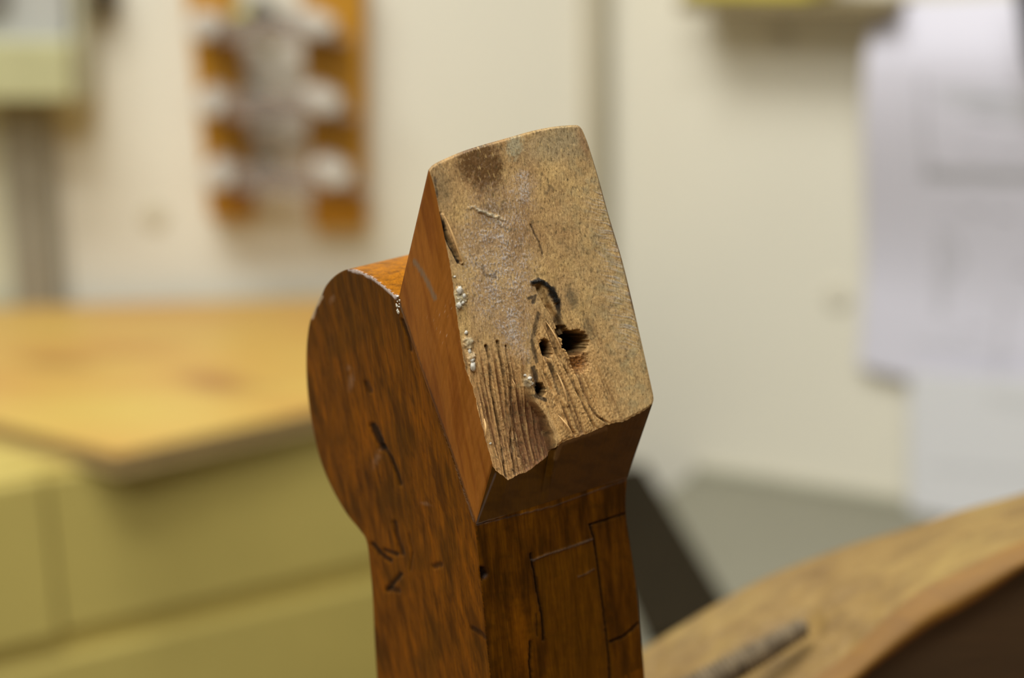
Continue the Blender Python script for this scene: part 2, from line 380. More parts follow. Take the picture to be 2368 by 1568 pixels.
# dirt pores and dark flecks
fl = sst(.22, .42, fbm(ac / 3.2, al / 11, 3, 81)); C = mixc(C, rgb(92, 66, 36), fl * .65 * (1 - .5 * gluezone))
C = mixc(C, rgb(110, 94, 62), sst(.2, .5, fbm(X / 9, Y / 16, 3, 82)) * .6)
C = mixc(C, rgb(226, 192, 134), sst(.22, .45, fbm(ac / 4.5, al / 24, 3, 83)) * .55)
for pts, wd, dk in [([(1016, 494), (1030, 540), (1042, 570), (1062, 606)], 3.4, .95), ([(1228, 520), (1246, 560), (1257, 588)], 2, .7), ([(1230, 652), (1246, 648), (1262, 656), (1276, 672)], 6, .95),
                    ([(1276, 670), (1286, 690), (1290, 704)], 10, 1.), ([(1288, 700), (1292, 740), (1308, 772)], 6, .9), ([(1244, 726), (1238, 756), (1232, 800), (1240, 836)], 6, .75),
                    ([(1222, 690), (1236, 684), (1232, 700)], 4, .8), ([(1232, 850), (1240, 880), (1236, 915), (1262, 925)], 5, .85), ([(1115, 615), (1120, 636), (1140, 640), (1150, 628)], 4, .5),
                    ([(1264, 448), (1272, 430), (1278, 440)], 4, .5), ([(1125, 800), (1140, 900), (1160, 1000), (1178, 1110)], 2.4, .7), ([(1150, 790), (1172, 890), (1192, 1000), (1200, 1100)], 2.2, .6),
                    ([(1170, 800), (1186, 880), (1196, 960), (1212, 1060)], 1.8, .5), ([(1262, 740), (1290, 820), (1330, 900), (1378, 992)], 2, .5), ([(1335, 865), (1352, 920), (1378, 960), (1408, 980)], 2, .5),
                    ([(1012, 455), (1008, 430), (1003, 410)], 3, .6), ([(1268, 840), (1280, 872), (1294, 912)], 3, .6)]:
    d = dline(X + 5 * fbm(X / 40, Y / 45, 2, 22), Y, pts) + .6 * wd * fbm(X / 6, Y / 12, 3, 91)
    C = mixc(C, rgb(36, 26, 16), (1 - sst(wd * .5, wd * 1.3, d)) * dk)
C = mixc(C, rgb(200, 194, 182), ridge * .45 * sst(-.2, .2, fbm(X / 5, Y / 5, 2, 99))); C = mixc(C, rgb(20, 16, 12), char)
C = mixc(C, rgb(78, 74, 58), blob(X, Y, 1322, 690, 15, 36, -.35, .7, .5) * .6); C = mixc(C, rgb(92, 86, 66), blob(X, Y, 1362, 760, 16, 40, -.35, .8, .6) * .55)
C = mixc(C, rgb(150, 92, 24), crater * .95); C = mixc(C, rgb(66, 44, 20), crater * sst(.0, .3, fbm(X / 5, Y / 5, 3, 56)) * .8)
C = mixc(C, rgb(30, 16, 8), holes)
C = mixc(C, rgb(200, 192, 186), chat * sst(0, .3, cst) * .7)
rim = 1 - sst(2, 9, 380 - u + 3 * fbm(X / 8, Y / 12, 3, 95)); C = mixc(C, rgb(92, 66, 42), rim * .7 * (1 - sst(700, 760, Y)))
C = mixc(C, rgb(150, 110, 74), blob(X, Y, 1350, 330, 14, 60, -.3, .8) * .6)
ROU = np.full(X.shape, .72); ROU = ROU - .38 * stain - .22 * gluezone * speck - .2 * crust - .4 * char
C = mixc(C, rgb(232, 188, 128), leftfib * sst(.15, .5, fib) * .6); C = mixc(C, rgb(232, 190, 128), rightfib * sst(.15, .5, fib2) * .5)
C = mixc(C, rgb(206, 190, 150), sst(.1, .45, fbm(X / 34, Y / 60, 3, 97)) * sst(1330, 1450, X - .2 * (Y - 400)) * .5)
C = C * np.array([.80, .77, .68])
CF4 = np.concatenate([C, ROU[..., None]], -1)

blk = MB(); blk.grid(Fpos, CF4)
leg = empty('carved_furniture_leg', (0, 0, 0))
tag(leg, 'carved brown wooden furniture leg with a pale broken worn block at its head', 'furniture leg')

def ruled(a, b, n):
    t = np.linspace(0, 1, n)[:, None, None]; return a[None] * (1 - t) + b[None] * t
# G: varnished left flank of the block
crl = spline([K0, K0 * .66 + Q0 * .34 - Wd * .0004, K0 * .33 + Q0 * .67, Q0], NF_V, True)
G = ruled(crl, Fpos[:, 0], 46); t = np.linspace(0, 1, 46)
G = G - Wd * (np.sin(t * math.pi) ** 1.0 * .0011)[:, None, None] * np.sin(np.linspace(0, 1, NF_V) * math.pi)[None, :, None] ** .6
G[0] = crl; G[-1] = Fpos[:, 0]
gx, gy = topx(G)
Cg = np.zeros(gx.shape + (3,)); Cg[:] = rgb(168, 100, 46)
Cg = mixc(Cg, rgb(138, 74, 26), sst(-.1, .4, fbm((gx - .2 * gy) / 14, (gy + .2 * gx) / 240, 3, 101)) * .7)
Cg = Cg * MULG
Cg = mixc(Cg, rgb(104, 84, 62), (1 - sst(3, 6.5, dline(gx, gy, [(958, 604), (975, 628), (990, 655), (1006, 690)]) + 2 * fbm(gx / 5, gy / 5, 2, 3))) * .8)
Cg = mixc(Cg, rgb(60, 38, 20), (1 - sst(1, 4, np.abs(dline(gx, gy, [(922, 690), (975, 850), (1040, 1030), (1100, 1210)])) + 1.5 * fbm(gx / 6, gy / 6, 2, 4))) * .7)
Cg = mixc(Cg, rgb(196, 170, 140), sst(.52, .62, fbm(gx / 4, gy / 4, 2, 105)) * .5 * blob(gx, gy, 1030, 750, 50, 60))
vb = MB(); vb.grid(G, Cg)
# H: underside, its shade darkened into the colour
crb = ruled(Q0[None], PR[None], NF_U)[:, 0]
H = ruled(Fpos[-1], crb, 40)
hx, hy = topx(H)
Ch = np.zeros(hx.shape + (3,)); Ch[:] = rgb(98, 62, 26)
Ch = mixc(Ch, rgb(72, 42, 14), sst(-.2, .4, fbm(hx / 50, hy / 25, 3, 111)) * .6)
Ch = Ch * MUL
Ch = mixc(Ch, rgb(110, 80, 46), (1 - sst(2, 8, dline(hx, hy, [(1284, 1060), (1296, 1027), (1345, 1008), (1400, 990)]) + 3 * fbm(hx / 7, hy / 7, 2, 6))) * .6)
Ch = mixc(Ch, rgb(96, 84, 78), (1 - sst(1.0, 3.0, dline(hx, hy, [(1104, 1206), (1125, 1150), (1146, 1096)]))) * .5)  # pale edge line painted in as a highlight
Ch = mixc(Ch, rgb(112, 98, 90), (1 - sst(1.0, 3.2, dline(hx, hy, [(1100, 1212), (1280, 1166), (1450, 1105)]) + 1.2 * fbm(hx / 12, hy / 12, 2, 7))) * .5)
vb.grid(H, Ch)
# top and right flank and back, out of sight but closed
vb.grid(ruled(Fpos[0], ruled(K0[None], K1[None], NF_U)[:, 0], 20), np.full((20, NF_U, 3), MULG * rgb(150, 92, 42)))
vb.grid(ruled(Fpos[:, -1], ruled(K1[None], PR[None], NF_V)[:, 0], 20), np.full((20, NF_V, 3), MULG * rgb(150, 92, 42)))
block = blk.build('broken_block_face', M_RAW, leg, smooth=True, weld=1e-9)
tag(block, 'pale bare torn wood face with holes and glue residue')
shell = vb.build('block_flanks', M_VARNG, leg, smooth=True, weld=1e-9)

# --- post and rolled head
NU, NV = 120, 340; NT_ = 40
Sfront = spline([(922, 690), (975, 850), (1037, 1032), (1100, 1213)], int(NV * .5), True)
Sfront = np.vstack([Sfront, spline([(1100, 1213), (1134, 1568), (1147, 1700)], NV - int(NV * .5) + 1, False)[1:]])
Sback = spline([(742, 690), (718, 740), (709, 810), (711, 900), (722, 980), (740, 1060), (766, 1125), (800, 1185), (832, 1225), (848, 1252), (856, 1310), (862, 1380), (866, 1470), (872, 1568), (880, 1700)], NV)
Stop = spline([(742, 690), (752, 664), (770, 642), (790, 628), (812, 622), (838, 630), (864, 643), (892, 664), (922, 690)], NU)
Sbot = spline([(880, 1700), (1147, 1700)], NU)
SP = coons(Stop, Sbot, Sback, Sfront); sx, sy = SP[..., 0], SP[..., 1]
S3 = hits(sx, sy, Q0, nS)
s_al = sy + .25 * sx; s_ac = sx - .25 * sy
sh = .05 * fbm(sx / 60, sy / 90, 3, 121)
Cs = np.zeros(sx.shape + (3,)); Cs[:] = rgb(146, 88, 32)
g1 = fbm(s_ac / 16, s_al / 170, 4, 122); g2 = fbm(s_ac / 5, s_al / 60, 3, 123); g3 = fbm(sx / 90, sy / 120, 3, 124)
Cs = mixc(Cs, rgb(96, 56, 20), sst(-.05, .4, g1) * .75); Cs = mixc(Cs, rgb(176, 104, 36), sst(.05, .45, -g1) * .6)
Cs = mixc(Cs, rgb(84, 48, 16), sst(.1, .5, g2) * .5); Cs = mixc(Cs, rgb(92, 62, 28), sst(-.1, .4, g3) * .4)
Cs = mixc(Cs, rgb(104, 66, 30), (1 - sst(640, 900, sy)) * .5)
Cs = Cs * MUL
marks = [([(862, 985), (876, 1015), (884, 1035)], 8, .9), ([(884, 1030), (905, 1060), (918, 1095), (926, 1120)], 4, .75), ([(846, 885), (856, 905)], 5, .5), ([(912, 1208), (918, 1240), (930, 1280)], 5, .7),
         ([(862, 1258), (880, 1280), (902, 1296)], 5, .8), ([(890, 1272), (918, 1282)], 4.5, .7), ([(896, 1364), (912, 1345), (926, 1328)], 5, .8), ([(898, 1360), (920, 1366)], 6, .6), ([(1004, 1310), (1018, 1306)], 6, .6),
         ([(945, 1235), (955, 1275), (948, 1320)], 2, .4), ([(1092, 1452), (1108, 1462), (1122, 1474)], 5, .6), ([(930, 740), (944, 780), (950, 810)], 3.5, .7)]
for pts, wd, dk in marks:
    m_ = 1 - sst(wd * .5, wd * 1.5, dline(sx, sy, pts) + .4 * wd * fbm(sx / 7, sy / 9, 3, 125)); Cs = mixc(Cs, rgb(16, 11, 7), m_ * dk); sh -= .35 * m_ * dk
for b_ in [(812, 882, 9, 26, .2), (806, 852, 6, 10, 0), (870, 1062, 9, 24, .3), (768, 692, 7, 12, .4), (985, 1165, 16, 5, .2)]:
    Cs = mixc(Cs, rgb(122, 92, 66), blob(sx, sy, *b_[:4], b_[4], .9, .6) * .55)
Cs = mixc(Cs, rgb(206, 194, 188), (1 - sst(2.5, 6, dline(sx, sy, [(808, 622), (838, 630), (866, 645), (894, 666), (914, 686)]) + 2 * fbm(sx / 8, sy / 8, 2, 8))) * .8)
Cs = mixc(Cs, rgb(200, 180, 150), (1 - sst(2, 6, dline(sx, sy, [(744, 686), (730, 708), (722, 735)]) + 2 * fbm(sx / 6, sy / 6, 3, 8))) * .6)
Cs = mixc(Cs, rgb(112, 98, 86), (1 - sst(1.5, 4.2, dline(sx, sy, [(925, 700), (978, 852), (1040, 1032), (1098, 1206)]) + 1.8 * fbm(sx / 8, sy / 8, 3, 18))) * .55)
S3 = S3 - nS * (sh / 1000)[..., None] * np.minimum(1, np.minimum(np.linspace(0, 30, NU), np.linspace(30, 0, NU)))[None, :, None]
S3[:, -1] = hits(Sfront[:, 0], Sfront[:, 1], Q0, nS); S3[:, 0] = hits(Sback[:, 0], Sback[:, 1], Q0, nS)
# width of the post measured on its right edge
redge = spline([(1450, 1105), (1447, 1150), (1448, 1195), (1456, 1250), (1465, 1310), (1474, 1380), (1479, 1440), (1486, 1510), (1491, 1568), (1504, 1700)], 200)
r3 = hits(redge[:, 0], redge[:, 1], Q0, nP); rv = (r3 - Q0) @ Vd; rw = (r3 - Q0) @ Wd
def width(P): return np.interp((P - Q0) @ Vd, rv[::-1], rw[::-1])
capw = width(S3)
Cap = S3 + Wd * capw[..., None]
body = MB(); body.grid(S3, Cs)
darkc = np.array(rgb(140, 84, 32)) * MUL
body.grid(Cap[::6, ::6] if False else Cap, np.full(Cap.shape, darkc))
NP_ = 130
Pf = ruled(S3[:, -1], Cap[:, -1], NP_); pxx, pyy = topx(Pf)
ph = np.zeros(pxx.shape); Cp = np.zeros(pxx.shape + (3,)); Cp[:] = rgb(128, 78, 28)
q1 = fbm((pxx - .08 * pyy) / 22, pyy / 150, 4, 131); q2 = fbm(pxx / 30, pyy / 30, 4, 132)
Cp = mixc(Cp, rgb(78, 46, 16), sst(-.1, .4, q1) * .75); Cp = mixc(Cp, rgb(168, 108, 40), sst(.0, .5, -q1) * .5); Cp = mixc(Cp, rgb(90, 58, 26), sst(0, .5, q2) * .5)
inlay = ((pxx > 1236 + .15 * (pyy - 1290)) & (pxx < 1376 + .14 * (pyy - 1240)) & (pyy > 1290 - .32 * (pxx - 1232))).astype(float)
Cp = mixc(Cp, rgb(146, 94, 34), inlay * .5)
Cp = mixc(Cp, rgb(196, 118, 36), blob(pxx, pyy, 1205, 1480, 26, 110, -.1, .9, .3) * .5)
Cp = Cp * MUL
for pts, wd, dk, dp, cl in [([(1228, 1282), (1236, 1320), (1244, 1370), (1254, 1420), (1258, 1480)], 3.2, .85, .5, (20, 14, 10)), ([(1366, 1215), (1376, 1250), (1388, 1340), (1398, 1420), (1408, 1500), (1414, 1600)], 3.2, .85, .5, (20, 14, 10)),
                            ([(1364, 1214), (1390, 1206), (1440, 1190), (1450, 1186)], 3, .7, .4, (24, 16, 10)), ([(1414, 1484), (1440, 1474), (1462, 1456), (1482, 1436)], 4, .8, .5, (20, 12, 8)),
                            ([(1228, 1484), (1226, 1530), (1232, 1600)], 3.5, .85, .5, (16, 10, 6)), ([(1241, 1420), (1244, 1470)], 2, .6, .3, (16, 10, 6)),
                            ([(1231, 1296), (1262, 1283), (1310, 1268), (1372, 1246)], 2.6, .6, -.25, (104, 90, 80)), ([(1336, 1334), (1356, 1326), (1373, 1316)], 2, .5, -.2, (104, 90, 80)),
                            ([(1104, 1214), (1280, 1170), (1450, 1109)], 1.8, .45, -.15, (92, 80, 76)), ([(1102, 1213), (1200, 1190)], 2, .5, .2, (30, 20, 12))]:
    m_ = 1 - sst(wd * .4, wd * 1.3, dline(pxx, pyy, pts) + .5 * wd * fbm(pxx / 7, pyy / 9, 3, 135)); Cp = mixc(Cp, rgb(*cl), m_ * dk); ph -= dp * m_
kn = blob(pxx, pyy, 1113, 1327, 18, 18, 0, .45, .3); Cp = mixc(Cp, rgb(16, 10, 8), kn * .95); ph -= .9 * kn * sst(1, 10, pxx - 1104)
Cp = mixc(Cp, rgb(40, 22, 8), (1 - sst(1, 10, pxx - 1104 - .09 * (pyy - 1213))) * .35 * sst(1300, 1400, pyy))
ph += .12 * fbm(pxx / 24, pyy / 24, 3, 136) * sst(0, 14, np.minimum(pxx - 1104, 1500 - pxx)) * sst(1216, 1240, pyy + .3 * (pxx - 1100))
ph[0] = 0; ph[-1] = 0
Cp = Cp * .80  # front face darkened in its colour, as less light reaches it
Pf = Pf - Dd * (ph / 1000)[..., None]
body.grid(Pf, Cp)
Bk = ruled(S3[:, 0], Cap[:, 0], 30); body.grid(Bk, np.full(Bk.shape, darkc))
Tp = ruled(S3[0], Cap[0], 90); tx, ty = topx(Tp)
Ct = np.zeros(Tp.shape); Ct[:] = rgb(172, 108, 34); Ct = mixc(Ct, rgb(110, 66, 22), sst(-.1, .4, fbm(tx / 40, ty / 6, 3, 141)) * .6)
Ct = Ct * MUL * 1.35  # roll top lightened in its colour for the overhead reflection
Ct = mixc(Ct, rgb(190, 176, 160), blob(tx, ty, 916, 688, 9, 7, 0, .8, .5) * .8)
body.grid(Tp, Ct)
BZ = .90
lowS = S3[-1]; lowC = Cap[-1]
def down(P): return P - Vd * ((P[..., 2] - BZ) / Vd[2])[..., None]
ext = MB()
loop = [lowS[0], lowS[-1], lowC[-1], lowC[0]]
for a_, b_ in ((lowS, None), (lowC, None), (Pf[:, -1], None), (Bk[:, -1], None)):
    body.grid(ruled(a_, down(a_), 14), np.full((14, len(a_), 3), darkc))
body.poly([down(np.array(p)) for p in loop])
post = body.build('post', M_VARN, leg, smooth=True, weld=1e-8)
tag(post, 'varnished brown post with rolled head')
for o in (post, shell):
    bm = bmesh.new(); bm.from_mesh(o.data)
    for e in bm.edges:
        if len(e.link_faces) == 2 and e.calc_face_angle(0) > math.radians(32): e.smooth = False
    bm.to_mesh(o.data); bm.free()
# loose splinters standing off the torn wood
M_SPL = plain('splinter_wood', rgb(214, 170, 110), .7)
def Fnear(px, py):
    i = np.unravel_index(np.argmin((X - px) ** 2 + (Y - py) ** 2), X.shape); return Fpos[i]
for (xa, ya, xb, yb_, rr) in [(1024, 500, 1066, 604, .00022), (1284, 862, 1308, 932, .0002), (1188, 878, 1196, 900, .00008), (1120, 968, 1116, 1012, .00025), (1290, 960, 1322, 1004, .0002), (1262, 742, 1300, 812, .00018)]:
    a_, b_ = Fnear(xa, ya), Fnear(xb, yb_); k = np.linspace(0, 1, 14)
    sp = MB(); sp.tube([a_ + (b_ - a_) * q + nF * (.0003 + .0007 * math.sin(q * math.pi)) for q in k], [rr * (.25 + .75 * math.sin(q * math.pi)) for q in k], 8)
    sp.build('splinter', M_SPL, leg, smooth=True, weld=1e-9)
# dried glue beads on the crease and edges
t = NT('dried_glue'); t.set(Base_Color=t.ramp(t.noise(t.coords(), 1500, 3), [(.3, rgb(150, 140, 120)), (.7, rgb(214, 206, 190))]), Roughness=.4)
M_GLUE = t.m
gm = MB(); rg = random.Random(5)
def bead(c, r):
    th = np.linspace(0, math.pi, 8)[:, None]; ph_ = np.linspace(0, 2 * math.pi, 11)[None, :]
    k = 1 + .25 * np.array([[rg.uniform(-1, 1) for _ in range(11)] for _ in range(8)]); k[:, -1] = k[:, 0]; k[0] = 1; k[-1] = 1
    P = np.stack([np.sin(th) * np.cos(ph_) * k, np.sin(th) * np.sin(ph_) * k, (np.cos(th) * np.ones_like(ph_)) * k], -1)
    gm.grid(c + P * r * np.array([1, 1, rg.uniform(.6, 1.6)]))
def Fat(px, py):
    i = np.unravel_index(np.argmin((X - px) ** 2 + (Y - py) ** 2), X.shape); return Fpos[i]
for (x_, y_, r_) in [(1091, 832, .0005), (1092, 848, .0006), (1086, 812, .0004), (1062, 672, .0006), (1072, 684, .0005), (1060, 706, .0006), (1070, 700, .0004), (1078, 770, .0004), (1052, 640, .0003),
                     (1224, 874, .0005), (1230, 886, .0004), (1218, 868, .0004), (1135, 1026, .0003), (1060, 1000, 0)]:
    if r_: bead(Fat(x_, y_), r_)
for k in range(9): bead(onS(921 + rg.uniform(-4, 4), 688 + k * 4 + rg.uniform(-3, 3)), rg.uniform(.00015, .0004))
gm.build('glue_beads', M_GLUE, leg, smooth=True, weld=1e-9)

# ================================================================== ROOM
def wallmat(name, c, var=.03):
    t = NT(name); v = t.coords(); f = t.noise(v, 3, 4, .5)
    t.set(Base_Color=t.ramp(f, [(.3, tuple(x * (1 - var) for x in c)), (.7, tuple(x * (1 + var) for x in c))]), Roughness=.75,
          Normal=t.bump(t.noise(v, 180, 3), .15, .001)); return t.m
M_WALL = wallmat('cream_wall_paint', rgb(226, 219, 200)); M_WALL2 = wallmat('taupe_wall_paint', rgb(120, 112, 98)); M_CEIL = wallmat('ceiling_paint', rgb(235, 230, 220)); M_FLOOR = wallmat('grey_vinyl_floor', rgb(120, 112, 98), .1)
WY = 1.62; nb = np.array([0, 1.0, 0]); pb = np.array([0, WY, 0])
def onB(px, py, off=0.0): return hit(px, py, pb - nb * off, nb)
CX = onB(1395, 500)[0]
wr = unit([.857, -.515, 0]); nr = np.array([-wr[1] * -1, 0, 0]); nr = unit([.515, .857, 0]); pr = np.array([CX, WY, 0])   # nr points out of the room
def onR(px, py, off=0.0): return hit(px, py, pr - nr * off, nr)
L = 2.9; E = pr + wr * L; TH = .1
def wall(name, a, b, out, mt=None):
    m = MB(); a = np.array([a[0], a[1], 0.]); b = np.array([b[0], b[1], 0.]); o_ = np.array([out[0], out[1], 0.]) * TH
    bt = [a, b, b + o_, a + o_]; m.prism(bt, [p + [0, 0, 2.6] for p in bt]); tag(m.build(name, mt or M_WALL), kind='structure')
wall('wall_back', (-2.4, WY), (CX, WY), (0, 1)); wall('wall_right', pr, E, nr)
wall('wall_side', E, (E[0], -2.2), (1, 0), M_WALL2); wall('wall_front', (-2.4, -2.2), (E[0], -2.2), (0, -1), M_WALL2); wall('wall_left', (-2.4, -2.2), (-2.4, WY), (-1, 0))
m = MB(); fp = [np.array(p, float) for p in [(-2.5, -2.3, -.1), (E[0] + .1, -2.3, -.1), (E[0] + .1, E[1] + .15, -.1), (CX + .05, WY + .1, -.1), (-2.5, WY + .1, -.1)]]
m.prism(fp, [p + [0, 0, .1] for p in fp]); tag(m.build('floor', M_FLOOR), kind='structure')
m = MB(); m.prism([p + [0, 0, 2.7] for p in fp], [p + [0, 0, 2.8] for p in fp]); tag(m.build('ceiling', M_CEIL), kind='structure')

# ------------------------------------------------------------------ workbench that carries leg and board
def woodmat(name, c1, c2, rough=.5, scale=(40, 40, 4), rot=(0, 0, 0), bump=.0004):
    t = NT(name); v = t.coords(scale, rot); f = t.noise(v, 1, 6, .6, .8); g = t.noise(v, 6, 3, .6)
    c = t.ramp(f, [(.3, c1), (.7, c2)]); c = t.mix(.35, c, t.ramp(g, [(.35, (.7, .65, .6)), (.65, (1.15, 1.15, 1.1))]), 'MULTIPLY')
    t.set(Base_Color=c, Roughness=rough, Normal=t.bump(g, .4, bump)); return t.m
M_BENCH = woodmat('bench_wood', rgb(120, 84, 50), rgb(160, 118, 74), scale=(4, 40, 40))
wb = empty('workbench', (.12, .36, 0)); tag(wb, 'brown wooden workbench under the carved leg and curved board', 'workbench')
m = MB(); m.box((.16, .36, .88), (.50, 0, 0), (0, .27, 0), (0, 0, .02)); m.build('bench_top', M_BENCH, wb, bevel=.003)
for sx_ in (-1, 1):
    for sy_ in (-1, 1):
        m = MB(); m.box((.16 + sx_ * .44, .36 + sy_ * .21, .43), (.03, 0, 0), (0, .03, 0), (0, 0, .43)); m.build('leg', M_BENCH, wb, bevel=.003)

# ------------------------------------------------------------------ curved board with screw
def board_mat():
    t = NT('old_board_wood'); v = t.coords((60, 60, 60)); f = t.noise(v, .45, 5, .6, .6); st = t.noise(t.coords((12, 60, 60), (0, math.radians(25), 0)), 3, 5, .65)
    c = t.ramp(f, [(.25, rgb(112, 84, 36)), (.5, rgb(130, 102, 50)), (.75, rgb(146, 120, 62))])
    c = t.mix(.6, c, t.ramp(st, [(.32, (.55, .48, .42)), (.62, (1.1, 1.08, 1.02))]), 'MULTIPLY')
    t.set(Base_Color=c, Roughness=.6, Normal=t.bump(t.noise(v, 2.2, 5, .65), .7, .003)); return t.m
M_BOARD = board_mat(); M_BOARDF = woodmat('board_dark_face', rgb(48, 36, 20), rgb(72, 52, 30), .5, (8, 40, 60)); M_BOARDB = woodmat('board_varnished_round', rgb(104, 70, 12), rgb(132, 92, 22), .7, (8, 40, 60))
NB = 90
tope = spline([(1300, 1640), (1400, 1560), (1492, 1498), (1620, 1418), (1710, 1366), (1800, 1322), (1900, 1284), (1960, 1262), (2040, 1238), (2120, 1214), (2230, 1178), (2368, 1140), (2520, 1090)], NB)
mide = spline([(1560, 1840), (1680, 1720), (1800, 1620), (1880, 1568), (1950, 1520), (2010, 1465), (2070, 1412), (2130, 1366), (2200, 1330), (2280, 1290), (2368, 1250), (2450, 1215), (2560, 1160)], NB)
lowe = spline([(1600, 1900), (1720, 1800), (1850, 1700), (1940, 1620), (2000, 1562), (2080, 1500), (2150, 1450), (2220, 1412), (2300, 1362), (2368, 1316), (2440, 1280), (2500, 1250), (2600, 1190)], NB)
dT = np.linspace(.535, .52, NB); dM = np.linspace(.475, .475, NB)
T3 = np.array([at(p[0], p[1], d) for p, d in zip(tope, dT)]); M3 = np.array([at(p[0], p[1], d) for p, d in zip(mide, dM)])
L3 = np.array([at(p[0], p[1], d - .002) for p, d in zip(lowe, dM)])
topg = ruled(T3, M3, 60); bx_, by_ = topx(topg)
hb = .0009 * fbm(bx_ / 60, by_ / 30, 4, 151)
groove = 1 - sst(10, 44, dline(bx_, by_, [(1560, 1640), (1700, 1540), (1800, 1480), (1875, 1442)])); hb -= .004 * groove
hb *= np.sin(np.linspace(0, 1, 60) * math.pi)[:, None] ** .5
topg = topg + np.array([0, 0, 1]) * hb[..., None]
def todown(P, z): Q = P.copy(); Q[:, 2] = z; return Q
bd = empty('curved_board', (np.mean(T3[:, 0]), np.mean(T3[:, 1]), BZ)); tag(bd, 'old curved wooden board with a screw in it, rising at lower right behind the leg', 'board')
m = MB(); m.grid(topg); back = todown(T3, BZ)
m.grid(ruled(T3, back, 20)); m.build('board_top', M_BOARD, bd, smooth=True)
m = MB(); 
th = np.linspace(0, 1, 14); rnd = M3[None] * (1 - th)[:, None, None] + L3[None] * th[:, None, None] - np.array([0, 1, 0]) * (np.sin(th * math.pi) * .004)[:, None, None]
m.grid(rnd); m.build('rounded_edge', M_BOARDB, bd, smooth=True)
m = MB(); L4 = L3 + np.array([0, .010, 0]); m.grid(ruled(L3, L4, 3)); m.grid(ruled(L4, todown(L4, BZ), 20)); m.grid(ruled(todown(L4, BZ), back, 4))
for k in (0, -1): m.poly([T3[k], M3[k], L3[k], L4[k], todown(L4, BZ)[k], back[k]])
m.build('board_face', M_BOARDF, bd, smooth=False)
# screw lying in its channel
t = NT('dark_steel'); t.set(Base_Color=t.ramp(t.noise(t.coords(), 300, 3), [(.3, rgb(86, 72, 52)), (.7, rgb(130, 112, 84))]), Roughness=.6, Metallic=.2); M_STEEL = t.m
s0 = at(1560, 1622, .476); s1 = at(1868, 1444, .486)
n_ = 260; k = np.linspace(0, 1, n_); ax = unit(s1 - s0); a1 = unit(np.cross(ax, [0, 0, 1])); a2 = np.cross(ax, a1)
th = np.linspace(0, 2 * math.pi, 21)
rad = (.0044 - .0018 * k) * np.where(k > .96, 1 - (k - .96) * 20, 1)
SG = np.zeros((n_, 21, 3))
for j, a_ in enumerate(th):
    rr = rad * (1 + .16 * (np.abs(((k * 26 + a_ / (2 * math.pi)) % 1) * 2 - 1) - .5) * 2)
    SG[:, j] = (s0 + np.outer(k, s1 - s0)) + rr[:, None] * (math.cos(a_) * a1 + math.sin(a_) * a2)
m = MB(); m.grid(SG); m.poly(SG[0, :-1]); m.poly(SG[-1, :-1], True); m.build('screw', M_STEEL, bd, smooth=True)

# ------------------------------------------------------------------ left table and olive cabinet
TZ = .87; up = np.array([0, 0, 1.0])
def onZ(px, py, z): return hit(px, py, np.array([0, 0, z]), up)
nc = onZ(272, 1052, TZ); rt_ = onZ(900, 912, TZ); lf_ = onZ(-60, 968, TZ)
dr = unit(rt_ - nc); dl = unit(lf_ - nc)
yb = WY - .03
tpoly = [nc, nc + dr * ((1.25 - nc[1]) / dr[1]), np.array([onZ(1100, 800, TZ)[0], yb - .12, TZ]), np.array([onZ(1080, 760, TZ)[0], yb, TZ]), np.array([-1.3, yb, TZ]), nc + dl * ((-1.3 - nc[0]) / dl[0])]
tb = empty('corner_table_top', (nc[0], nc[1] + .1, TZ - .011)); tag(tb, 'yellow wooden table top with dark stains, on the olive cabinet', 'table top')
def ytable():
    t = NT('yellow_veneer'); v = t.coords((2.2, 5, 5)); f = t.noise(v, 1.3, 3, .5, .4); g = t.noise(t.coords((3, 40, 40)), 2, 4, .6)
    c = t.ramp(f, [(.3, rgb(186, 134, 66)), (.5, rgb(196, 156, 80)), (.7, rgb(200, 172, 88))])
    c = t.mix(.25, c, t.ramp(g, [(.3, (.8, .76, .7)), (.7, (1.08, 1.06, 1.02))]), 'MULTIPLY')
    at_ = t.n('ShaderNodeAttribute', attribute_name='tint'); c = t.mix(1.0, c, at_.outputs[0], 'MULTIPLY')
    t.set(Base_Color=c, Roughness=.42, Specular_IOR_Level=.4); return t.m
M_YT = ytable()
# top as a fine grid so that the stains have their own shape
cs = spline([tpoly[5], tpoly[0]], 60, False); cs = np.vstack([cs, spline([tpoly[0], tpoly[1]], 60, False)[1:]])
ck = np.stack([cs[:, 0], np.full(len(cs), yb), cs[:, 2]], 1)
gt = ruled(cs, ck, 60); zx, zy = topx(gt)
Cz = np.ones(gt.shape)
for b_ in [(130, 838, 110, 20, .05, .7), (500, 886, 110, 26, .12, .9), (300, 812, 150, 14, -.1, .35), (620, 900, 60, 10, .1, .4)]:
    Cz = mixc(Cz, (.58, .42, .48), blob(zx, zy, *b_[:4], b_[4], .8, .3) * b_[5])
m = MB(); m.grid(gt, Cz); m.build('table_surface', M_YT, tb, smooth=False)
M_EDGE = plain('table_edge_band', rgb(128, 100, 62), .5); M_EDGEL = plain('table_edge_light', rgb(188, 164, 112), .5)
m = MB(); c1 = cs - up * .011; m.grid(ruled(cs, c1, 3)); m.grid(ruled(c1, ck - up * .011, 3)); m.grid(ruled(ck, ck - up * .011, 2))
m.poly([cs[0], ck[0], ck[0] - up * .011, cs[0] - up * .011]); m.poly([cs[-1], ck[-1], ck[-1] - up * .011, cs[-1] - up * .011]); m.build('edge_band', M_EDGE, tb)
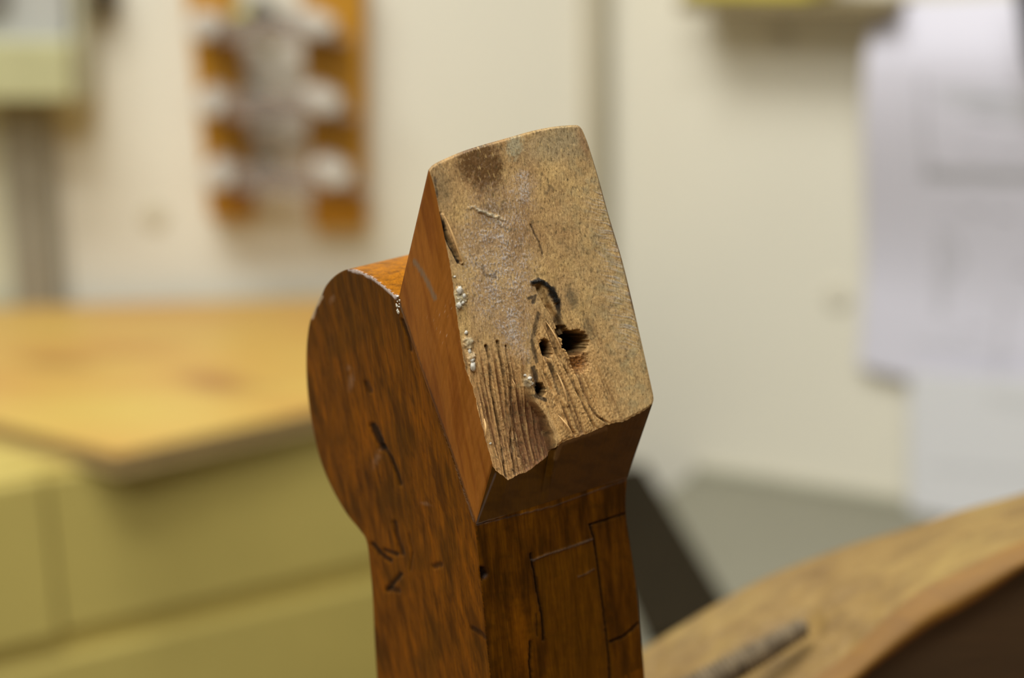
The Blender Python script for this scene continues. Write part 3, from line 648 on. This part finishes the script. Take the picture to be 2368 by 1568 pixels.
inn = np.array([0, .012, 0]); c1 = cs - up * .011 ; m = MB(); m.grid(ruled(c1 + inn * 0, c1 - up * .004, 2)); m.grid(ruled(c1 - up * .004, c1 - up * .004 + inn * 3, 2)); m.grid(ruled(c1 + inn * 3, c1 + inn * 3 - up * .004, 2)); m.build('bottom_rail', M_EDGEL, tb)

oc = nc + dl * .052; oc[2] = 0
CZ = TZ - .0155
cabn = empty('olive_cabinet', (oc[0], oc[1], 0)); tag(cabn, 'olive green drawer cabinet under the yellow table top', 'cabinet')
M_OL = plain('olive_paint', rgb(192, 172, 94), .45, .03, 8)
drc = unit(onZ(870, 1325, .70) - onZ(0, 1530, .70)); drc[2] = 0; drc = unit(drc); dlc = unit([dl[0], dl[1], 0])
nfr = unit(np.cross(drc, up)); nfr = nfr if nfr[1] < 0 else -nfr
LR = .30
while topx(oc + drc * LR + up * .84)[0] < 1240: LR += .01
zg = hit(440, 1425, oc + nfr * .014, nfr)[2]                 # height of the gap between the drawers
LX = .30                                                    # the cabinet runs on to the left, out of the frame
pR = oc + drc * LR; L0 = oc - drc * LX
back = np.array([0, 1.0, 0])
bot = [L0, pR, pR + back * (WY - .05 - pR[1]), np.array([L0[0] - .1, WY - .05, 0]), L0 + np.array([-.1, .3, 0])]
m = MB(); m.prism([p.copy() for p in bot], [p + up * CZ for p in bot]); m.build('cabinet_body', M_OL, cabn)
bdy = hit(112, 1200, oc + nfr * .014, nfr); sx0 = np.dot(bdy - oc, drc)      # right edge of the proud panel added to cast shade on the drawer
def front(name, s0_, s1_, z0, z1, th_):
    m = MB(); c = oc + drc * ((s0_ + s1_) / 2) + nfr * th_ / 2 + up * ((z0 + z1) / 2)
    m.box(c, drc * (s1_ - s0_) / 2, nfr * th_ / 2, up * (z1 - z0) / 2); return m.build(name, M_OL, cabn, bevel=.002)
front('shade_panel', -LX + .002, sx0, zg + .007, CZ - .002, .014)
front('drawer', sx0 + .003, LR - .004, zg + .007, CZ - .004, .009)
front('drawer', -LX + .002, LR - .004, zg - .24, zg - .009, .014)
front('drawer', -LX + .002, LR - .004, .06, zg - .252, .014)

# ------------------------------------------------------------------ grey desk on the right
wl = onR(1500, 1062); wl2 = onR(2100, 1168); GZ = (wl[2] + wl2[2]) / 2; print('grey desk z', wl[2], wl2[2])
M_GD = plain('grey_laminate', rgb(134, 130, 112), .55, .03, 6); M_GL = plain('pale_edge_trim', rgb(164, 160, 140), .5); M_DK = plain('shadow_sheet_brown', rgb(38, 31, 18), .85, spec=.1)
gd = empty('grey_desk', (wl[0] + .2, wl[1] - .2, 0)); tag(gd, 'grey worktop against the right wall below the hanging papers', 'desk')
g0 = onR(1400, 1050); g0[2] = GZ; gp = [pr + wr * .10 - nr * .004, pr + wr * 1.1 - nr * .004, pr + wr * 1.1 - nr * .50, pr + wr * .10 - nr * .50]
for p in gp: p[2] = GZ - .03
m = MB(); m.prism(gp, [p + up * .03 for p in gp]); m.build('desk_top', M_GD, gd, bevel=.002)
m = MB(); q = [pr + wr * .10 - nr * .001, pr + wr * 1.1 - nr * .001, pr + wr * 1.1 - nr * .012, pr + wr * .10 - nr * .012]
for p in q: p[2] = GZ
m.prism(q, [p + up * .006 for p in q]); m.build('back_trim', M_GL, gd, bevel=.001)
for a_ in (.14, 1.04):
    m = MB(); c = pr + wr * a_ - nr * .25; c[2] = (GZ - .03) / 2; m.box(c, wr * .012, nr * .22, up * (GZ - .03) / 2); m.build('side_panel', M_GD, gd)
# thin dark sheet standing in for a soft shadow on the desk
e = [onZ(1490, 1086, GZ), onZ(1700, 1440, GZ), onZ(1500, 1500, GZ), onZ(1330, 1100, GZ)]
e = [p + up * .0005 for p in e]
m = MB(); m.prism(e, [p + up * .006 for p in e]); tag(m.build('shadow_sheet', M_DK), 'dark brown sheet standing in for a soft shadow on the grey desk just right of the post', 'board')

# ------------------------------------------------------------------ back wall items
M_SLAT = woodmat('orange_slat_wood', rgb(172, 118, 8), rgb(196, 138, 22), .5, (30, 30, 3))
M_SLATR = M_SLAT
def slab_px(quad, off0, off1, plane=onB):
    f_ = [plane(x, y, off1) for x, y in quad]; n0 = nb if plane is onB else nr
    return f_, [p + n0 * (off1 - off0) for p in f_]
rk = empty('wall_rack', tuple(onB(640, 540, 0))); tag(rk, 'wooden wall rack of two orange brown uprights holding pale plastic trays', 'rack')
for quad in ([(424, -60), (532, -60), (584, 506), (484, 508)], [(690, -60), (842, -60), (846, 532), (722, 534)]):
    m = MB(); a_, b_ = slab_px(quad, 0, .030); m.prism(b_, a_); m.build('upright', M_SLAT, rk, bevel=.002)
t = NT('clear_plastic'); tr = t.n('ShaderNodeBsdfTransparent'); mx = t.n('ShaderNodeMixShader'); mx.inputs[0].default_value = .38
tr.inputs[0].default_value = (.95, .93, .92, 1)
t.set(Base_Color=rgb(176, 160, 148), Roughness=.3); t.l(tr.outputs[0], mx.inputs[1]); t.l(t.b.outputs[0], mx.inputs[2]); t.l(mx.outputs[0], t.out.inputs[0]); M_PLAS = t.m
M_WHITE = plain('white_plastic', rgb(196, 188, 176), .45); M_TOOL = plain('tool_steel', rgb(92, 88, 76), .4, .1, 60, .3); M_TOOLY = plain('yellow_green_tool', rgb(170, 160, 80), .5, .1)
proto = None
for i, (yc, x0, x1, lab) in enumerate([(62, 432, 806, 'top'), (240, 448, 824, 'middle'), (408, 466, 846, 'lowest')]):
    tr_ = empty('plastic_tray', tuple(onB((x0 + x1) / 2, yc + 32, .03)))
    tag(tr_, f'pale translucent plastic tray on the wooden wall rack, {lab} of the three', 'tray', 'plastic trays on the wall rack')
    # front: a sloping strip, with a rounded pale cheek at each end
    a_, b_ = slab_px([(x0 + 40, yc - 26), (x1 - 50, yc - 18), (x1 - 10, yc + 34), (x0 + 24, yc + 34)], .07, .075); m = MB(); m.prism(b_, a_); m.build('tray_front', M_PLAS, tr_)
    a_, b_ = slab_px([(x0 + 24, yc + 28), (x1, yc + 28), (x1, yc + 36), (x0 + 24, yc + 36)], .031, .07); m = MB(); m.prism(b_, a_); m.build('tray_base', M_PLAS, tr_)
    for cxp, sgn in ((x0, 1), (x1 - 90, 1)):
        sh_ = [(cxp + 2, yc + 20), (cxp + 4, yc - 20), (cxp + 24, yc - 36), (cxp + 52, yc - 24), (cxp + 72, yc - 4), (cxp + 64, yc + 24), (cxp + 34, yc + 34)]
        if cxp != x0: sh_ = [(cxp - 40, yc - 34), (cxp - 10, yc - 36), (cxp + 44, yc - 12), (cxp + 54, yc + 6), (cxp + 44, yc + 24), (cxp + 4, yc + 28), (cxp - 30, yc)]
        a_, b_ = slab_px(sh_, .031, .085); m = MB(); m.prism(b_, a_); m.build('tray_cheek', M_WHITE, tr_, bevel=.004)
tl = [(62, [(540, 30, 640, 110, M_TOOLY), (580, 20, 690, 60, M_TOOL), (530, 60, 600, 70, M_TOOL)], 'top'), (240, [(560, 215, 660, 262, M_TOOL), (600, 262, 690, 235, M_TOOL)], 'middle'), (408, [(590, 380, 700, 432, M_TOOL), (560, 420, 640, 400, M_TOOL)], 'lowest')]
desc = {0: 'yellow green handled tool in the top plastic tray of the rack', 1: 'grey steel tool slanting down to the right in the top plastic tray', 2: 'short grey steel tool nearly level at the left of the top plastic tray',
        3: 'grey steel tool slanting down to the right in the middle plastic tray', 4: 'grey steel tool slanting up to the right in the middle plastic tray', 5: 'grey steel tool slanting down to the right in the lowest plastic tray', 6: 'short grey steel tool slanting up to the right in the lowest plastic tray'}
q = 0
for yc, ts, lab in tl:
    for (xa, ya, xb, yb_, mt) in ts:
        m = MB(); p0 = onB(xa, ya, .052 + .004 * (q % 2)); p1 = onB(xb, yb_, .052 + .004 * (q % 2)); k = np.linspace(0, 1, 12)
        m.tube([p0 + (p1 - p0) * s for s in k], [.007 + .005 * (s < .45) + .001 * math.sin(s * 9) for s in k], 12)
        tag(m.build('small_tool', mt, None, smooth=True), desc[q], 'tool', 'small tools in the rack trays'); q += 1
# pale sheet between the uprights
a_, b_ = slab_px([(560, 110), (690, 110), (712, 520), (600, 400)], .001, .004)
# grey vertical trunking at the left with its light edge
t = plain('grey_trunking', rgb(138, 130, 112), .5, .02); t2 = plain('white_trim', rgb(190, 184, 166), .5, .02)
gt_ = empty('grey_trunking', tuple(onB(80, 735, 0))); tag(gt_, 'grey vertical trunking on the back wall behind the left table', 'trunking')
m = MB(); a_, b_ = slab_px([(-10, 150), (92, 150), (132, 745), (42, 745)], .0, .03); m.prism(b_, a_); m.build('cover', t, gt_, bevel=.002)
m = MB(); a_, b_ = slab_px([(92, 150), (118, 150), (160, 745), (132, 745)], .0, .012); m.prism(b_, a_); m.build('edge_strip', t2, gt_)
m = MB(); a_, b_ = slab_px([(-120, 150), (-10, 150), (42, 745), (-90, 745)], .0, .012); m.prism(b_, a_); m.build('side_strip', plain('pale_strip', rgb(196, 192, 166), .5, .02), gt_)
# sage box upper left with papers in it
M_SAGE = plain('sage_plastic', rgb(184, 180, 136), .5, .03)
bx = empty('sage_box', tuple(onB(60, 235, .04))); tag(bx, 'sage green wall box holding grey papers at upper left', 'wall box')
m = MB(); a_, b_ = slab_px([(-160, 96), (158, 96), (166, 232), (-160, 232)], .0, .09); m.prism(b_, a_); m.build('box_front', M_SAGE, bx, bevel=.003)
m = MB(); a_, b_ = slab_px([(164, -60), (184, -60), (196, 240), (172, 240)], .0, .06); m.prism(b_, a_); m.build('box_side', plain('pale_sage', rgb(198, 194, 166), .5, .02), bx, bevel=.002)
m = MB(); a_, b_ = slab_px([(-160, -80), (150, -80), (156, 96), (-160, 96)], .0, .07); m.prism(b_, a_); m.build('paper_stack', plain('grey_papers', rgb(178, 176, 168), .7, .05, 60), bx)
m = MB(); a_, b_ = slab_px([(-160, -80), (20, -80), (10, 22), (-160, 30)], .07, .08); m.prism(b_, a_); m.build('dark_slip', plain('dark_slip', rgb(120, 116, 108), .7), bx)
m = MB(); a_, b_ = slab_px([(194, -60), (262, -60), (262, 0), (250, 40), (226, 26), (200, 8)], .0, .03); m.prism(b_, a_); tag(m.build('dark_hook', plain('dark_brown_hook', rgb(78, 66, 44), .6), None, bevel=.002), 'dark brown hook on the back wall right of the sage box', 'hook')
# round wall caps
def cap(name, c, nrm, r, lab, mt):
    m = MB(); nrm = unit(nrm); m.tube([c, c - nrm * .002, c - nrm * .0035], [r, r, r * .8], 24)
    tag(m.build(name, mt, None, smooth=False), lab, 'plug', 'small round caps on the walls')
M_CAPB = plain('cap_cream', rgb(204, 194, 168), .7, .02); M_CAPR = plain('cap_grey', rgb(212, 204, 184), .7, .02)
cap('round_plug', onB(357, 500), nb, .012, 'small round cream cap on the back wall left of the wooden rack', M_CAPB)
cap('round_plug', onR(1938, 684), nr, .012, 'small round greyish cap on the right wall beside the papers', M_CAPR)
cap('round_plug', onR(1800, 92), nr, .011, 'small round cap high on the right wall below the yellow box', M_CAPR)
# conduit in the corner
m = MB(); a0 = onB(1383, 500, .012); k = [a0[0], a0[1]]
m.tube([(k[0], k[1], 0.0), (k[0], k[1], 2.6)], 0.013, 20); tag(m.build('conduit', plain('grey_conduit', rgb(200, 191, 168), .6, .02), None, smooth=True), 'thin grey beige pipe running down the corner behind the leg', 'pipe')

# ------------------------------------------------------------------ right wall items
# yellow box on brown shelf, upper right
M_YEL = plain('yellow_plastic', rgb(196, 180, 66), .5, .04); M_SHELF = plain('brown_shelf', rgb(128, 112, 78), .6, .06)
f_ = [onR(1540, -8, .12), onR(1880, 8, .12), onR(2080, -22, .12)]
z0 = onR(1700, 22, .07)[2]
shf = MB(); a0 = onR(1560, 30, 0); s_a = np.dot(onR(1530, 40, .10) - pr, wr); s_b = np.dot(onR(2060, 0, .07) - pr, wr)
q = [pr + wr * s_a, pr + wr * s_b, pr + wr * s_b - nr * .07, pr + wr * s_a - nr * .07]
for p in q: p[2] = z0 - .002
shf.prism(q, [p + up * .010 for p in q]); tag(shf.build('wall_shelf', M_SHELF, None, bevel=.002), 'brown shelf on the right wall at the top edge, under the yellow box', 'shelf')
q = [pr + wr * (s_a + .005) - nr * .004, pr + wr * (s_a + .12) - nr * .004, pr + wr * (s_a + .12) - nr * .066, pr + wr * (s_a + .005) - nr * .066]
for p in q: p[2] = z0 + .008
m = MB(); m.prism(q, [p + up * .09 for p in q]); tag(m.build('yellow_box', M_YEL, None, bevel=.003), 'yellow box standing on the brown wall shelf', 'box')

def papermat(name, lines, base_c):
    t = NT(name); at_ = t.n('ShaderNodeAttribute', attribute_name='tint')
    t.set(Base_Color=at_.outputs[0], Roughness=.8)
    return t.m
M_PAP = papermat('printed_paper', 0, 0)
def paper(name, tl_, tr_, bl_, br_, off, lines, lab, curl, basec=(216, 212, 222)):
    n1, n2 = 90, 120
    Tt = spline([tl_, tr_], n1, False); Bb = spline([bl_, br_], n1, False); P_ = coons(Tt, Bb, spline([tl_, bl_], n2, False), spline([tr_, br_], n2, False))
    a, b = P_[..., 0], P_[..., 1]; g = hits(a, b, pr - nr * off, nr); v_ = np.linspace(0, 1, n2)[:, None]
    g = g - nr * (curl(v_, a, b))[..., None]
    Cc = np.zeros(g.shape); Cc[:] = rgb(*basec)
    for pts, wd, cc, al_ in lines:
        Cc = mixc(Cc, rgb(*cc), (1 - sst(wd * .8, wd * 1.1, dline(a, b, pts))) * al_)
    m = MB(); m.grid(g, Cc); o = m.build(name, M_PAP, None, smooth=True)
    md = o.modifiers.new('thickness', 'SOLIDIFY'); md.thickness = .0004
    return tag(o, lab, 'paper')
ln = [([(2172, 170), (2172, 400)], 6, (160, 158, 162), .6), ([(2172, 390), (2500, 398)], 16, (158, 156, 156), .75), ([(2180, 190), (2500, 190)], 4, (170, 168, 172), .6),
      ([(2230, 210), (2500, 236)], 20, (188, 188, 190), .6), ([(2280, 250), (2500, 260)], 8, (176, 176, 176), .5), ([(2190, 540), (2180, 720)], 12, (180, 176, 180), .5), ([(2215, 540), (2235, 600), (2200, 640)], 10, (176, 174, 178), .5),
      ([(2330, 700), (2310, 880)], 9, (184, 180, 186), .5), ([(2120, 790), (2350, 830)], 8, (186, 186, 190), .5), ([(2140, 180), (2140, 420)], 3, (186, 184, 188), .4)]
random.seed(3)
for k in range(26): x_ = random.uniform(2190, 2360); y_ = random.choice([215, 235, 255, 330, 345, 470, 486, 620, 760, 778]); ln.append(([(x_, y_), (x_ + random.uniform(15, 60), y_ + 2)], 2.2, (150, 148, 154), .6))
paper('hanging_paper', (2052, 0), (2560, -20), (1990, 846), (2560, 990), .006, ln, 'large white printed sheet hanging on the right wall, upper one',
      lambda v_, a, b: .046 * sst(-.16, .17, v_) - .040 * sst(.18, .8, v_) + 0 * a)
paper('hanging_paper', (2104, 860), (2560, 880), (2106, 1176), (2560, 1262), .022, [([(2160, 1080), (2500, 1100)], 8, (180, 178, 178), .4), ([(2300, 920), (2500, 960)], 20, (196, 194, 192), .4)],
      'smaller white sheet below and partly behind the large printed sheet', lambda v_, a, b: .002 + .004 * v_ + 0 * a, (216, 214, 214))
m = MB(); a_, b_ = slab_px([(2338, -60), (2420, -60), (2420, 240), (2372, 150)], .085, .10, onR); m.prism(b_, a_); tag(m.build('black_bar', plain('black_bar', rgb(28, 24, 26), .5), None, bevel=.002), 'black bar at the top right corner in front of the paper', 'bar')
